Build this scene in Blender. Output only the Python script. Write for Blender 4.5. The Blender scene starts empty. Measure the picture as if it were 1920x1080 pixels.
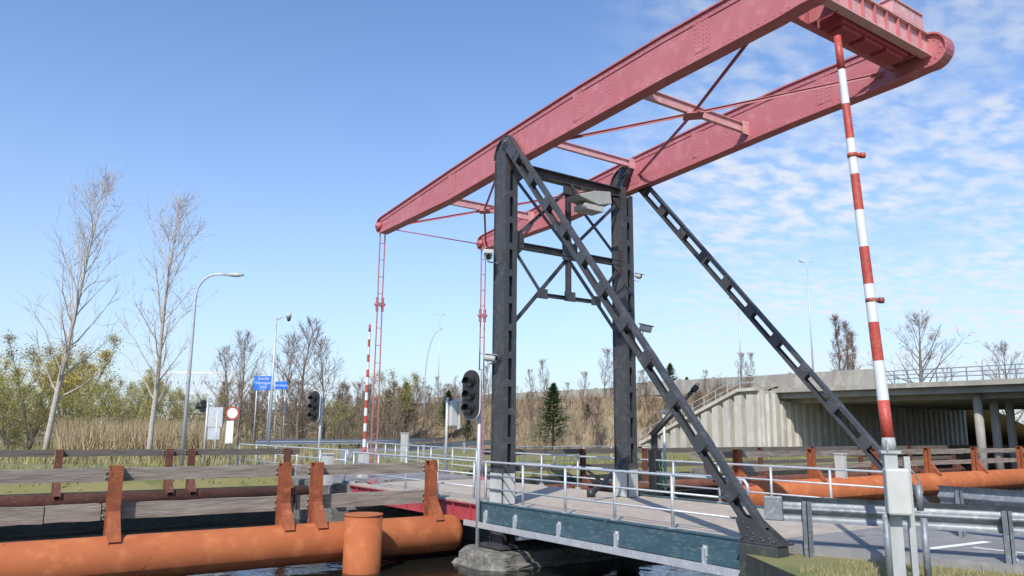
import bpy, math, random
import numpy as np
from mathutils import Vector, Matrix
R=random.Random(11)
scene=bpy.context.scene
COL=scene.collection
# ------------------------------------------------------------------ camera / placement by image column
CAM=Vector((-12.104,-16.965,1.906))
yaw,pit,rol=math.radians(54.57),math.radians(10.276),math.radians(0.554)
fw=Vector((math.cos(yaw)*math.cos(pit),math.sin(yaw)*math.cos(pit),math.sin(pit)))
rr=Vector((math.sin(yaw),-math.cos(yaw),0)); uu=rr.cross(fw)
r2=rr*math.cos(rol)+uu*math.sin(rol); u2=uu*math.cos(rol)-rr*math.sin(rol)
cd=bpy.data.cameras.new("camera"); cam=bpy.data.objects.new("camera",cd); COL.objects.link(cam)
m=Matrix.Identity(4)
for i in range(3):
    m[i][0]=r2[i]; m[i][1]=u2[i]; m[i][2]=-fw[i]; m[i][3]=CAM[i]
cam.matrix_world=m
cd.sensor_width=36; cd.lens=1459.24/1920*36; cd.clip_end=5000; cd.clip_start=.1
scene.camera=cam
def site(b,D,z=0.0):
    """ground position on a camera ray: image pixel column b, distance D from the camera"""
    c=(b-960)*6.744e-4  # image pixel column b to sideways slope of the camera ray
    return Vector((CAM.x+D*(math.cos(yaw)+math.sin(yaw)*c),CAM.y+D*(math.sin(yaw)-math.cos(yaw)*c),z))
# ------------------------------------------------------------------ materials
def mat(name,base,rough=.6,metal=0.,var=.25,scale=3.,c2=None,c3=None,bump=.0,bscale=20.,stretch=(1,1,1),spec=None,island=0.,thr=(.35,.65),coord='Object',bdist=.02):
    M=bpy.data.materials.new(name); M.use_nodes=True
    nt=M.node_tree; N=nt.nodes; L=nt.links; bs=N['Principled BSDF']
    tc=N.new('ShaderNodeTexCoord'); mp=N.new('ShaderNodeMapping'); mp.inputs['Scale'].default_value=stretch
    L.new(tc.outputs[coord],mp.inputs['Vector'])
    n1=N.new('ShaderNodeTexNoise'); n1.inputs['Scale'].default_value=scale; n1.inputs['Detail'].default_value=8; n1.inputs['Roughness'].default_value=.65
    L.new(mp.outputs[0],n1.inputs['Vector'])
    mr=N.new('ShaderNodeMapRange'); mr.inputs[1].default_value=thr[0]; mr.inputs[2].default_value=thr[1]
    L.new(n1.outputs[0],mr.inputs[0])
    mx=N.new('ShaderNodeMix'); mx.data_type='RGBA'
    c2=c2 or tuple(min(1,x*(1-var)) for x in base)
    mx.inputs[6].default_value=(*base,1); mx.inputs[7].default_value=(*c2,1)
    L.new(mr.outputs[0],mx.inputs[0]); out=mx.outputs[2]
    if c3:
        n2=N.new('ShaderNodeTexNoise'); n2.inputs['Scale'].default_value=scale*4.3; n2.inputs['Detail'].default_value=6
        L.new(mp.outputs[0],n2.inputs['Vector'])
        m2=N.new('ShaderNodeMapRange'); m2.inputs[1].default_value=.52; m2.inputs[2].default_value=.7
        L.new(n2.outputs[0],m2.inputs[0])
        mx2=N.new('ShaderNodeMix'); mx2.data_type='RGBA'; mx2.inputs[7].default_value=(*c3,1)
        L.new(m2.outputs[0],mx2.inputs[0]); L.new(out,mx2.inputs[6]); out=mx2.outputs[2]
    if island>0:
        g=N.new('ShaderNodeNewGeometry'); hs=N.new('ShaderNodeHueSaturation')
        m3=N.new('ShaderNodeMapRange'); m3.inputs[3].default_value=1-island; m3.inputs[4].default_value=1+island
        L.new(g.outputs['Random Per Island'],m3.inputs[0]); L.new(m3.outputs[0],hs.inputs['Value']); L.new(out,hs.inputs['Color']); out=hs.outputs[0]
    L.new(out,bs.inputs['Base Color'])
    bs.inputs['Roughness'].default_value=rough; bs.inputs['Metallic'].default_value=metal
    if spec is not None: bs.inputs['Specular IOR Level'].default_value=spec
    if bump>0:
        nb=N.new('ShaderNodeTexNoise'); nb.inputs['Scale'].default_value=bscale; nb.inputs['Detail'].default_value=5
        L.new(mp.outputs[0],nb.inputs['Vector'])
        bp=N.new('ShaderNodeBump'); bp.inputs['Strength'].default_value=bump; bp.inputs['Distance'].default_value=bdist
        L.new(nb.outputs[0],bp.inputs['Height']); L.new(bp.outputs[0],bs.inputs['Normal'])
    return M
RED=mat('faded_red_paint',(.48,.160,.172),.5,0,c2=(.43,.125,.137),c3=(.51,.19,.20),scale=.8,thr=(.3,.7),bump=.05)
REDL=mat('sunlit_faded_red_paint',(.66,.36,.35),.5,0,c2=(.58,.28,.28),c3=(.70,.44,.42),scale=1.5)  # lighter copy of the faded red: strong sun glare put into the colour
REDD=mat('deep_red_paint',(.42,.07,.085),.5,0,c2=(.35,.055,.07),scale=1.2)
HANG=mat('hanger_paint',(.46,.17,.185),.55,0,c2=(.40,.14,.155),scale=3)
GREY=mat('dark_grey_paint',(.060,.060,.063),.45,0,c2=(.044,.045,.048),c3=(.085,.085,.088),scale=1.1,bump=.05)
TEAL=mat('grey_teal_paint',(.052,.108,.135),.5,0,c2=(.034,.075,.095),c3=(.11,.15,.16),scale=1.5,stretch=(1,1,3))
GALV=mat('galvanised_steel',(.52,.54,.56),.45,.3,c2=(.42,.44,.46),c3=(.60,.62,.63),scale=4)
GALVD=mat('weathered_galvanised_steel',(.24,.26,.28),.5,.25,c2=(.16,.175,.19),c3=(.32,.335,.345),scale=2.5)
POSTM=mat('grey_painted_post',(.42,.43,.42),.55,0,c2=(.32,.33,.32),scale=3,stretch=(1,1,.4))
WHITE=mat('white_paint',(.70,.71,.70),.5,0,c2=(.60,.61,.60),scale=3)
OFFW=mat('weathered_white_housing',(.52,.52,.49),.55,0,c2=(.40,.40,.37),scale=2,stretch=(1,1,.4))
RUST=mat('rusted_steel',(.42,.122,.037),.85,0,c2=(.34,.090,.030),c3=(.47,.15,.052),scale=.7,thr=(.3,.7),bump=.25,bscale=70)
RUSTP=mat('rusted_post_steel',(.34,.095,.034),.85,0,c2=(.20,.055,.022),c3=(.40,.125,.045),scale=1.6,bump=.3,bscale=60)
RUSTD=mat('dark_rusted_steel',(.15,.055,.032),.9,0,c2=(.09,.036,.023),c3=(.20,.075,.043),scale=2.5,bump=.3,bscale=50)
WOOD=mat('weathered_wood',(.335,.285,.235),.9,0,c2=(.16,.13,.105),c3=(.24,.20,.16),scale=2.1,stretch=(.45,2.6,5),thr=(.36,.64),bump=.7,bscale=6,bdist=.02,island=.12)
WOODD=mat('dark_weathered_wood',(.17,.145,.12),.9,0,c2=(.10,.085,.07),scale=2.2,stretch=(.5,4,7),bump=.5,bscale=9)
DECK=mat('epoxy_grit_deck',(.44,.37,.295),.9,0,c2=(.37,.31,.25),c3=(.50,.43,.35),scale=.7,bump=.35,bscale=160)
ASPH=mat('asphalt',(.25,.24,.23),.9,0,c2=(.19,.183,.175),c3=(.30,.29,.28),scale=.8,bump=.4,bscale=180)
LINE=mat('road_marking_paint',(.78,.77,.74),.7,0,c2=(.58,.57,.54),scale=9,thr=(.5,.7))
CONC=mat('concrete',(.50,.47,.41),.85,0,c2=(.38,.355,.31),c3=(.55,.52,.46),scale=.6,stretch=(1,1,.35),bump=.2)
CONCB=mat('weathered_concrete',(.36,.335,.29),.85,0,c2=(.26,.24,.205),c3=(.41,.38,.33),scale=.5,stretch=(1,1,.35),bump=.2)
CONCD=mat('stained_concrete',(.20,.185,.16),.9,0,c2=(.09,.087,.075),c3=(.27,.25,.22),scale=1.6,bump=.6,bscale=14,bdist=.04)
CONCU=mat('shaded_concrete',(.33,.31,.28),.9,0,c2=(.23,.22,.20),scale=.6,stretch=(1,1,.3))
QUAY=mat('damp_quay_wall',(.055,.062,.058),.85,0,c2=(.03,.034,.03),c3=(.07,.08,.05),scale=1.2)
BLACK=mat('black_plastic',(.018,.019,.021),.45,0,c2=(.03,.03,.032),scale=3)
LENS=mat('dark_lens',(.03,.03,.028),.15,0,scale=3)
REDP=mat('signal_red_paint',(.46,.066,.042),.5,0,c2=(.38,.05,.035),c3=(.44,.12,.085),scale=5)
BLUE=mat('sign_blue',(.02,.17,.75),.45,0,c2=(.018,.14,.65),scale=1)
GREENC=mat('green_hose',(.015,.12,.07),.5,0,scale=3)
GRASS=mat('meadow_grass',(.17,.17,.055),.95,0,c2=(.23,.19,.085),c3=(.11,.13,.035),scale=.25,bump=.6,bscale=3)
EMB=mat('dry_embankment',(.25,.185,.12),.95,0,c2=(.17,.14,.07),c3=(.29,.22,.15),scale=.12,bump=.6,bscale=2)
BLADE=mat('grass_blades',(.17,.20,.045),.8,0,c2=(.25,.22,.09),scale=.8,island=.35)
BLADED=mat('dry_grass_blades',(.22,.20,.07),.8,0,c2=(.35,.28,.15),scale=1.6,island=.35)
REED=mat('dry_reed',(.44,.34,.20),.9,0,c2=(.34,.26,.15),scale=.4,island=.35)
DRY=mat('dry_undergrowth_stems',(.29,.21,.13),.9,0,c2=(.21,.16,.085),c3=(.33,.26,.17),scale=.3,island=.35)
BARKW=mat('pale_bark',(.47,.42,.36),.9,0,c2=(.32,.28,.24),c3=(.55,.50,.44),scale=3,stretch=(1,1,2),bump=.3)
BARKB=mat('brown_bark',(.20,.155,.12),.9,0,c2=(.14,.11,.085),scale=3,bump=.4)
TWW=mat('pale_twigs',(.50,.405,.34),.9,0,c2=(.42,.33,.27),scale=.6,island=.2)
TWB=mat('brown_twigs',(.25,.175,.13),.9,0,c2=(.19,.13,.095),scale=.6,island=.25)
LEAFY=mat('young_willow_leaves',(.48,.39,.075),.8,0,c2=(.36,.31,.06),c3=(.52,.40,.11),scale=.3,island=.3)
LEAFG=mat('spring_green_leaves',(.36,.34,.09),.8,0,c2=(.27,.27,.065),scale=.5,island=.3)
LEAFB=mat('brown_buds',(.30,.20,.11),.85,0,c2=(.24,.19,.08),scale=.4,island=.4)
NEED=mat('conifer_needles',(.12,.17,.055),.8,0,c2=(.08,.125,.04),scale=1,island=.4)
WOODS=mat('far_wood_foliage',(.32,.27,.13),.9,0,c2=(.33,.25,.17),c3=(.26,.24,.09),scale=.08,island=.3)
COLR=mat('red_brown_fitting',(.30,.07,.05),.5,0,scale=5)
for Mt in (LEAFY,LEAFG,WOODS):
    nt=Mt.node_tree; bs=nt.nodes['Principled BSDF']; outp=nt.nodes['Material Output']
    tr=nt.nodes.new('ShaderNodeBsdfTranslucent'); ms=nt.nodes.new('ShaderNodeMixShader'); ms.inputs[0].default_value=.3
    src_=bs.inputs['Base Color'].links[0].from_socket
    nt.links.new(src_,tr.inputs[0]); nt.links.new(bs.outputs[0],ms.inputs[1]); nt.links.new(tr.outputs[0],ms.inputs[2]); nt.links.new(ms.outputs[0],outp.inputs[0])
# water
WAT=bpy.data.materials.new('canal_water'); WAT.use_nodes=True
_n=WAT.node_tree.nodes; _l=WAT.node_tree.links; _b=_n['Principled BSDF']
_b.inputs['Base Color'].default_value=(.010,.012,.010,1); _b.inputs['Roughness'].default_value=.05; _b.inputs['IOR'].default_value=1.33
_t=_n.new('ShaderNodeTexCoord'); _nn=_n.new('ShaderNodeTexNoise'); _nn.inputs['Scale'].default_value=1.6; _nn.inputs['Detail'].default_value=4
_l.new(_t.outputs['Object'],_nn.inputs['Vector']); _bp=_n.new('ShaderNodeBump'); _bp.inputs['Strength'].default_value=.25; _bp.inputs['Distance'].default_value=.1
_l.new(_nn.outputs[0],_bp.inputs['Height']); _l.new(_bp.outputs[0],_b.inputs['Normal'])
# ------------------------------------------------------------------ mesh builder
class MB:
    def __init__(s): s.v=[];s.f=[];s.m=[];s.s=[]
    def add(s,vs,fs,m=0,sm=False):
        o=len(s.v); s.v.extend([tuple(v) for v in vs])
        for f in fs: s.f.append(tuple(i+o for i in f)); s.m.append(m); s.s.append(sm)
    def box(s,x0,x1,y0,y1,z0,z1,m=0):
        s.add([(x0,y0,z0),(x1,y0,z0),(x1,y1,z0),(x0,y1,z0),(x0,y0,z1),(x1,y0,z1),(x1,y1,z1),(x0,y1,z1)],
              [(0,3,2,1),(4,5,6,7),(0,1,5,4),(1,2,6,5),(2,3,7,6),(3,0,4,7)],m)
    def bar(s,p,q,w,h,m=0,up=(0,0,1)):
        p=Vector(p);q=Vector(q);d=(q-p).normalized();u=Vector(up)
        sd=d.cross(u)
        if sd.length<1e-4: sd=d.cross(Vector((0,1,0)))
        sd.normalize();u=sd.cross(d).normalized()
        a=sd*(w/2);b=u*(h/2)
        vs=[p-a-b,p+a-b,p+a+b,p-a+b,q-a-b,q+a-b,q+a+b,q-a+b]
        s.add(vs,[(0,1,2,3),(7,6,5,4),(0,4,5,1),(1,5,6,2),(2,6,7,3),(3,7,4,0)],m)
    def ibeam(s,p,q,w,h,t=.02,m=0,up=(0,0,1)):
        p=Vector(p);q=Vector(q);d=(q-p).normalized();u=Vector(up);sd=d.cross(u).normalized();u=sd.cross(d).normalized()
        s.bar(p,q,t,h-2*t-.004,m,up)
        o=u*(h/2-t/2); s.bar(p+o,q+o,w,t,m,up); s.bar(p-o,q-o,w,t,m,up)
    def tube(s,pts,rads,n=8,m=0,cap=True,sm=True):
        pts=[Vector(p) for p in pts]
        if not hasattr(rads,'__len__'): rads=[rads]*len(pts)
        o=len(s.v); ref=None
        for i,p in enumerate(pts):
            d=(pts[min(i+1,len(pts)-1)]-pts[max(i-1,0)])
            d=d.normalized() if d.length>1e-9 else Vector((0,0,1))
            if ref is None: ref=Vector((0,0,1)) if abs(d.z)<.9 else Vector((0,1,0))
            a=d.cross(ref)
            if a.length<1e-3: ref=Vector((1,0,0)); a=d.cross(ref)
            a.normalize(); b=a.cross(d).normalized(); ref=b if len(pts)>2 else ref
            for k in range(n):
                t=2*math.pi*k/n; s.v.append(tuple(p+a*(rads[i]*math.cos(t))+b*(rads[i]*math.sin(t))))
        for i in range(len(pts)-1):
            for k in range(n):
                k2=(k+1)%n; s.f.append((o+i*n+k,o+i*n+k2,o+(i+1)*n+k2,o+(i+1)*n+k)); s.m.append(m); s.s.append(sm)
        if cap:
            s.f.append(tuple(o+k for k in range(n))[::-1]); s.m.append(m); s.s.append(False)
            s.f.append(tuple(o+(len(pts)-1)*n+k for k in range(n))); s.m.append(m); s.s.append(False)
    def prism(s,poly,ax,a,b,m=0):
        """poly: 2D points in the plane normal to axis ax (0: y,z  1: x,z  2: x,y)"""
        def P(c,t):
            if ax==0: return (t,c[0],c[1])
            if ax==1: return (c[0],t,c[1])
            return (c[0],c[1],t)
        n=len(poly); vs=[P(c,a) for c in poly]+[P(c,b) for c in poly]
        fs=[tuple(range(n))[::-1],tuple(range(n,2*n))]+[(i,(i+1)%n,n+(i+1)%n,n+i) for i in range(n)]
        s.add(vs,fs,m)
    def rivet(s,p,nrm,r=.022,h=.014,m=0):
        p=Vector(p);nrm=Vector(nrm);a=nrm.orthogonal().normalized();b=nrm.cross(a)
        vs=[p+a*(r*math.cos(t*1.0472))+b*(r*math.sin(t*1.0472)) for t in range(6)]
        vs+=[p+nrm*h+a*(r*.55*math.cos(t*1.0472))+b*(r*.55*math.sin(t*1.0472)) for t in range(6)]
        s.add(vs,[(i,(i+1)%6,6+(i+1)%6,6+i) for i in range(6)]+[(6,7,8,9,10,11)],m,True)
def thing(name,label,cat,org=(0,0,0),group=None):
    o=bpy.data.objects.new(name,None); COL.objects.link(o); o.location=org; o.empty_display_size=.3
    o['label']=label;o['category']=cat
    if group:o['group']=group
    o['_w']=list(org)
    return o
def make(mb,name,mats,parent=None,org=None,label=None,cat=None,group=None,kind=None,bevel=0):
    if parent is not None: org=parent['_w']
    org=Vector(org or (0,0,0))
    me=bpy.data.meshes.new(name)
    me.from_pydata([(v[0]-org.x,v[1]-org.y,v[2]-org.z) for v in mb.v],[],mb.f)
    if not isinstance(mats,(list,tuple)): mats=[mats]
    for k in mats: me.materials.append(k)
    me.polygons.foreach_set('material_index',mb.m); me.polygons.foreach_set('use_smooth',mb.s); me.update()
    o=bpy.data.objects.new(name,me); COL.objects.link(o); o['_w']=list(org)
    if parent is not None: o.parent=parent
    else: o.location=org
    if label:o['label']=label
    if cat:o['category']=cat
    if group:o['group']=group
    if kind:o['kind']=kind
    if bevel:
        b=o.modifiers.new('bevel','BEVEL'); b.width=bevel; b.segments=2; b.limit_method='ANGLE'
        for p in me.polygons: p.use_smooth=False
    return o
def clone(src,loc,rz=0,sc=1,szz=None):
    c=src.copy(); c.location=loc; c.rotation_euler=(0,0,rz); c.scale=(sc,sc,szz or sc); COL.objects.link(c)
    for ch in list(src.children):
        k=ch.copy(); k.parent=c; COL.objects.link(k)
    return c
# ------------------------------------------------------------------ ground, water, roads
ZW=-1.47
gx=[-900,-60,-20,-12,-6,-2.6,-.9,6,20,60,900]
ge=[-15,-15,-14.6,-14.2,-12.9,-10.9,-8.1,-8.1,-8.1,-8.1,-8.1]
fe=[13.4]*11
g=MB(); rows=[]
for x,e,f in zip(gx,ge,fe):
    rows.append([(x,-900,-.13),(x,e-3,-.13),(x,e,-.13),(x,e+.02,-3.2),(x,f-.5,-3.2),(x,f-.45,-.28),(x,f,.0),(x,f+30,.05),(x,1400,.05)])
for i in range(len(rows)-1):
    for j in range(8):
        g.add([rows[i][j],rows[i+1][j],rows[i+1][j+1],rows[i][j+1]],[(0,1,2,3)],1 if j in (2,4) else 0)
make(g,'ground',[GRASS,QUAY],kind='structure',org=(0,0,0))
w=MB(); w.add([(-900,-15.1,ZW),(900,-15.1,ZW),(900,13.5,ZW),(-900,13.5,ZW)],[(0,1,2,3)])
make(w,'water',WAT,kind='structure')
rd=MB(); rd.prism([(-.40,-7.87),(-.1,-8.7),(1.25,-12.2),(3.2,-30),(3.6,-120),(14,-120),(12,-30),(9,-12),(4.8,-7.87)],2,-.3,0.0)
make(rd,'road',ASPH,kind='structure')
mk=MB()
def strip(p,q,w,z=.004,m=mk):
    p=Vector((*p,z));q=Vector((*q,z));d=(q-p).normalized();n=Vector((-d.y,d.x,0))*w/2
    m.add([p-n,q-n,q+n,p+n],[(0,1,2,3)])
strip((1.25,-9.95),(3.3,-10.1),.16); strip((4.1,-10.1),(1.4,-11.3),.12); strip((4.3,-8.2),(4.9,-14),.1); strip((2.3,-10.3),(2.6,-13),.1)
make(mk,'road_markings',LINE,kind='structure')
fr=MB(); fr.prism([(-.5,8.98),(4.9,8.98),(5.2,13.4),(7,26),(14,40),(60,60),(60,66),(10,47),(0,32),(-1.2,20),(-.8,13.4)],2,-.9,.06)
make(fr,'road',[ASPH],kind='structure')
# ------------------------------------------------------------------ drawbridge
W=4.40
DB=thing('drawbridge','red and dark grey riveted steel drawbridge over a canal','drawbridge',(0,0,-1.0))
def part(name,parent,label=None):
    o=bpy.data.objects.new(name,None); COL.objects.link(o); o.parent=parent; o['_w']=list(parent['_w']); o.empty_display_size=.2
    if label:o['label']=label
    return o
tower=part('gate_tower',DB,'dark grey riveted steel gate tower')
def arc(cy,cz,r,a0,a1,n): return [(cy+r*math.cos(math.radians(a0+(a1-a0)*i/n)),cz+r*math.sin(math.radians(a0+(a1-a0)*i/n))) for i in range(n+1)]
def column(x):
    c=MB()
    xo,xi=x-.34,x-.03          # outer and inner channel webs
    YA,YB=-.14,.38
    head=[(YA+.02,-1.0),(YB-.02,-1.0)]+arc(-.16,9.34,.56,0,72,8)+arc(-.14,9.72,.20,70,235,9)+[(YA+.02,9.35)]
    c.prism(head,0,xo-.02,xo+.02)
    c.prism([(YA+.02,-1.0),(YB-.02,-1.0),(YB-.02,9.05),(YA+.02,9.05)],0,xi-.02,xi+.02)
    for yy in (YA,YB):
        c.box(xo-.05,xo+.10,yy-.014,yy+.014,-1.0,9.3)
        c.box(xi-.09,xi+.05,yy-.014,yy+.014,-1.0,9.05)
    for yy in (YA+.07,YB-.07):
        z=-.8
        while z<9.4:
            c.rivet((xo-.02,yy,z),(-1,0,0),.024,.016); z+=.15
    for zz in np.arange(0,9.2,.15):
        c.rivet((xo+.02,YA-.014,zz),(0,-1,0),.018,.012)
    hp=arc(-.16,9.34,.565,0,72,8)+arc(-.14,9.72,.205,70,235,9)+[(YA,9.35)]
    for a,b in zip(hp[:-1],hp[1:]): c.bar((xo,a[0],a[1]),(xo,b[0],b[1]),.15,.03)
    z=-.6
    while z<9.0:
        for yy,s in ((YA-.006,-1),(YB+.006,1)):
            c.box(xo+.06,xi-.05,yy-.006,yy+.006,z-.09,z+.09)
        z+=.74
    c.box(xo-.25,xi+.3,-.4,.6,-1.06,-.98)
    c.tube([(xo-.02,-.14,9.72),(xo-.10,-.14,9.72)],.15,16); c.tube([(xo-.14,-.14,9.72),(x+.34,-.14,9.72)],.08,12)
    c.box(xo-.02,xi+.02,YA-.042,YA-.018,.02,.78,1); c.box(xo-.075,xo-.052,YA,YB,.02,.78,1)
    make(c,'column',[GREY,OFFW],tower)
column(0);column(W)
cf=MB(); y0=.08
xl,xr,xm=.02,W-.39,(W-.37)/2
cf.ibeam((xl,y0,9.14),(xr,y0,9.14),.26,.28,.028)
cf.ibeam((xl,y0,6.92),(xr,y0,6.92),.2,.17,.022)
cf.bar((xm-.05,y0,8.98),(xm-.05,y0,5.6),.02,.12,up=(1,0,0)); cf.bar((xm+.05,y0,8.98),(xm+.05,y0,5.6),.02,.12,up=(1,0,0)); cf.bar((xm,y0-.03,8.98),(xm,y0-.03,5.6),.10,.02,up=(0,1,0))
xq=xl+(xm-xl)*.50; xq2=2*xm-xq
cf.ibeam((xq,y0,5.62),(xq2,y0,5.62),.14,.10,.018)
def ang(p,q,w=.10):
    p=Vector(p);q=Vector(q); cf.bar(p,q,w,.016,up=(0,1,0))
    d=(q-p).normalized(); n=d.cross(Vector((0,1,0)))*(w/2-.01); cf.bar(p+n+Vector((0,.05,0)),q+n+Vector((0,.05,0)),.018,.085,up=(0,1,0))
for sgn,xe in ((1,xl),(-1,xr)):
    ang((xe,y0-.05,8.85),(xm,y0-.05,7.02)); ang((xm,y0+.03,8.85),(xe,y0+.03,7.05))
    xqq=xm-(xm-xl)*.5*sgn
    ang((xe,y0-.05,6.8),(xqq,y0-.05,5.62)); ang((xm,y0+.03,6.8),(xe,y0+.03,4.66),.12)
    for za,zb_ in ((8.6,9.0),(6.5,7.35)):
        po=[(xe,za),(xe+.34*sgn,za+.33),(xe+.34*sgn,zb_-.1),(xe,zb_)]
        cf.prism(po if sgn>0 else po[::-1],1,y0-.085,y0-.07)
cf.box(xm-.28,xm+.28,y0-.085,y0-.065,6.72,7.2); cf.box(xm-.24,xm+.24,y0-.085,y0-.065,8.7,9.0); cf.box(xm-.2,xm+.2,y0-.085,y0-.065,5.52,5.8)
for xx in (xq,xq2): cf.box(xx-.18,xx+.18,y0-.085,y0-.065,5.5,5.78)
make(cf,'cross_bracing',GREY,tower)
def brace(top,foot):
    b=MB(); top=Vector(top);foot=Vector(foot); d=(foot-top).normalized(); L=(foot-top).length
    sx=Vector((1,0,0)); sx=(sx-d*sx.dot(d)).normalized(); nn=sx.cross(d).normalized()
    if nn.y>0: nn=-nn
    HW=.185
    for k in (-1,1):
        o=nn*(HW*k)
        b.bar(top+o*.9,foot+o*.8,.17,.018,up=nn)
        for s in (-1,1):
            b.bar(top+o*.9-nn*(.035*k)+sx*(.078*s),foot+o*.8-nn*(.035*k)+sx*(.078*s),.014,.065,up=nn)
        z=.3
        while z<L-.3:
            b.rivet(top+o*(.9-.1*z/L)+nn*(.01*k)+d*z,nn*k,.018,.012); z+=.2
    n=11
    for i in range(n):
        t=.55+(L-1.4)*i/(n-1); c=top+d*t
        for s in (-1,1):
            e=sx*(.092*s); b.bar(c+e-d*.15,c+e+d*.15,.012,2*HW*.86,up=nn)
            for q in (-.10,0,.10):
                for kk in (-.13,.13): b.rivet(c+e+sx*(.006*s)+nn*kk+d*q,sx*s,.018,.012)
        b.bar(c-d*.14,c-d*.13,.17,2*HW*.8,up=nn); b.bar(c+d*.13,c+d*.14,.17,2*HW*.8,up=nn)
    for s in (-1,1):
        x=foot.x+s*.105
        b.prism([(foot.y+.36,foot.z+.28),(foot.y+.42,foot.z+.18),(foot.y+.30,foot.z-.12),(foot.y-.42,foot.z-.12),(foot.y-.42,foot.z-.07),(foot.y-.02,foot.z+.20)],0,x-.012,x+.012)
        for i in range(3): b.rivet((x+s*.012,foot.y+.27-.10*i,foot.z+.16-.085*i),(s,0,0))
        for i in range(4): b.rivet((x+s*.012,foot.y+.20-.15*i,foot.z-.06),(s,0,0))
    b.box(foot.x-.22,foot.x+.22,foot.y-.50,foot.y+.36,foot.z-.155,foot.z-.12)
    for i in range(4):
        for s in (-1,1): b.tube([(foot.x+s*.18,foot.y-.4+.22*i,foot.z-.12),(foot.x+s*.18,foot.y-.4+.22*i,foot.z-.07)],.025,6)
    for s in (-1,1): b.bar(top-d*.25+sx*(.105*s),top+d*.5+sx*(.105*s),.02,.30,up=nn)
    return make(b,'diagonal_brace',GREY,tower)
brace((-.30,-.26,9.60),(-.62,-8.20,.20)); brace((W+.12,-.22,9.62),(W+.60,-8.22,.20))
# balance frame
bal=part('balance_frame',DB,'faded red balance frame with riveted plate girders')
topP=[(8.45,9.22),(8.34,9.37),(8.15,9.43),(3.2,9.91),(0.1,10.18),(-2.9,10.40),(-5.8,10.55),(-8.7,10.61),(-9.2,10.49)]
botP=[(8.45,9.08),(8.34,8.93),(8.15,8.86),(3.2,8.96),(0.1,9.19),(-2.9,9.36),(-5.8,9.53),(-8.7,9.64),(-9.3,9.70)]
tip=[(-9.42+.38*math.cos(math.radians(a)),10.06+.37*math.sin(math.radians(a))) for a in range(100,261,16)]
def interp(P,y):
    for a,b in zip(P[:-1],P[1:]):
        if b[0]<=y<=a[0]: return a[1]+(b[1]-a[1])*(a[0]-y)/(a[0]-b[0]+1e-9)
    return P[-1][1]
for bx in (0,W):
    b=MB()
    b.prism(topP+tip+botP[::-1],0,bx-.10,bx+.10)
    loop=topP+tip+botP[::-1]
    cl=loop+[loop[0]]
    for a,c in zip(cl[:-1],cl[1:]):
        b.bar((bx,a[0],a[1]),(bx,c[0],c[1]),.34,.04)
    for P,s in ((topP,-1),(botP,1)):
        for a,c in zip(P[2:-2],P[3:-1]):
            for sx in (-.112,.112):
                b.bar((bx+sx,a[0],a[1]+s*.09),(bx+sx,c[0],c[1]+s*.09),.02,.13)
    for sx in (-1,1):
        for P,s in ((topP,-1),(botP,1)):
            y=8.0
            while y>-9.0:
                b.rivet((bx+sx*.122,y,interp(P,y)+s*.095),(sx,0,0),.019,.012); y-=.17
        for ys in (-2.9,3.2,-6.9):
            zt,zb=interp(topP,ys)-.17,interp(botP,ys)+.17
            b.box(bx+sx*.102,bx+sx*.122,ys-.2,ys+.2,zb,zt) if sx>0 else b.box(bx-.122,bx-.102,ys-.2,ys+.2,zb,zt)
            for yy in (-.15,-.07,.07,.15):
                z=zb+.05
                while z<zt: b.rivet((bx+sx*.122,ys+yy,z),(sx,0,0),.019,.012); z+=.1
        for ys in (-4.0,1.6,4.9):
            for yy in (-.06,.06):
                for zz in (-.12,0,.12): b.rivet((bx+sx*.1,ys+yy,(interp(topP,ys)+interp(botP,ys))/2+zz),(sx,0,0),.022,.014)
        b.box(*( (bx+.102,bx+.13) if sx>0 else (bx-.13,bx-.102)),-.62,.55,9.36,10.0)
        for yy in np.linspace(-.56,.49,7):
            for zz in (9.41,9.95): b.rivet((bx+sx*.13,yy,zz),(sx,0,0))
        for zz in np.linspace(9.5,9.86,4):
            for yy in (-.56,.49): b.rivet((bx+sx*.13,yy,zz),(sx,0,0))
        b.tube([(bx+sx*.1,8.2,9.12),(bx+sx*.24,8.2,9.12)],.13,14); b.tube([(bx+sx*.1,8.2,9.12),(bx+sx*.3,8.2,9.12)],.06,10)
        for i in range(12):
            t=i*math.pi/6; b.rivet((bx+sx*.1,-9.42+.24*math.cos(t),10.06+.24*math.sin(t)),(sx,0,0),.024,.016)
        for i in range(5): b.rivet((bx+sx*.122,7.9-.16*i,9.13),(sx,0,0))
    make(b,'balance_beam',RED,bal)
def xb(y,z,h=.26,w=.11,x0=.1,x1=W-.1):
    c=MB(); c.ibeam((x0,y,z),(x1,y,z),w,h,.022)
    for xx in (x0+.12,x1-.12):
        c.box(xx-.13,xx+.13,y-.07,y-.06,z-h*.7,z+h*.7)
        for dx in (-.08,0,.08):
            for dz in (-.1,.1): c.rivet((xx+dx,y-.07,z+dz),(0,-1,0),.018,.012)
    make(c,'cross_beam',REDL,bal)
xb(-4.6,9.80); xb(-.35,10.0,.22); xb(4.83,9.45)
wb=MB()
def wl(p,q):
    wb.bar(p,q,.07,.014); wb.bar(Vector(p)+Vector((0,0,-.035)),Vector(q)+Vector((0,0,-.035)),.014,.07)
nd=(W/2,-4.6,9.78)
for q in ((.1,-.55,9.62),(W-.1,-.55,9.62),(.1,-8.4,9.95),(W-.1,-8.4,9.95)): wl((nd[0],nd[1],9.74),q)
nd2=(W/2,4.83,9.40)
for q in ((.1,.7,9.55),(W-.1,.7,9.55),(.1,7.9,9.1),(W-.1,7.9,9.1)): wl((nd2[0],nd2[1],9.38),q)
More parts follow.
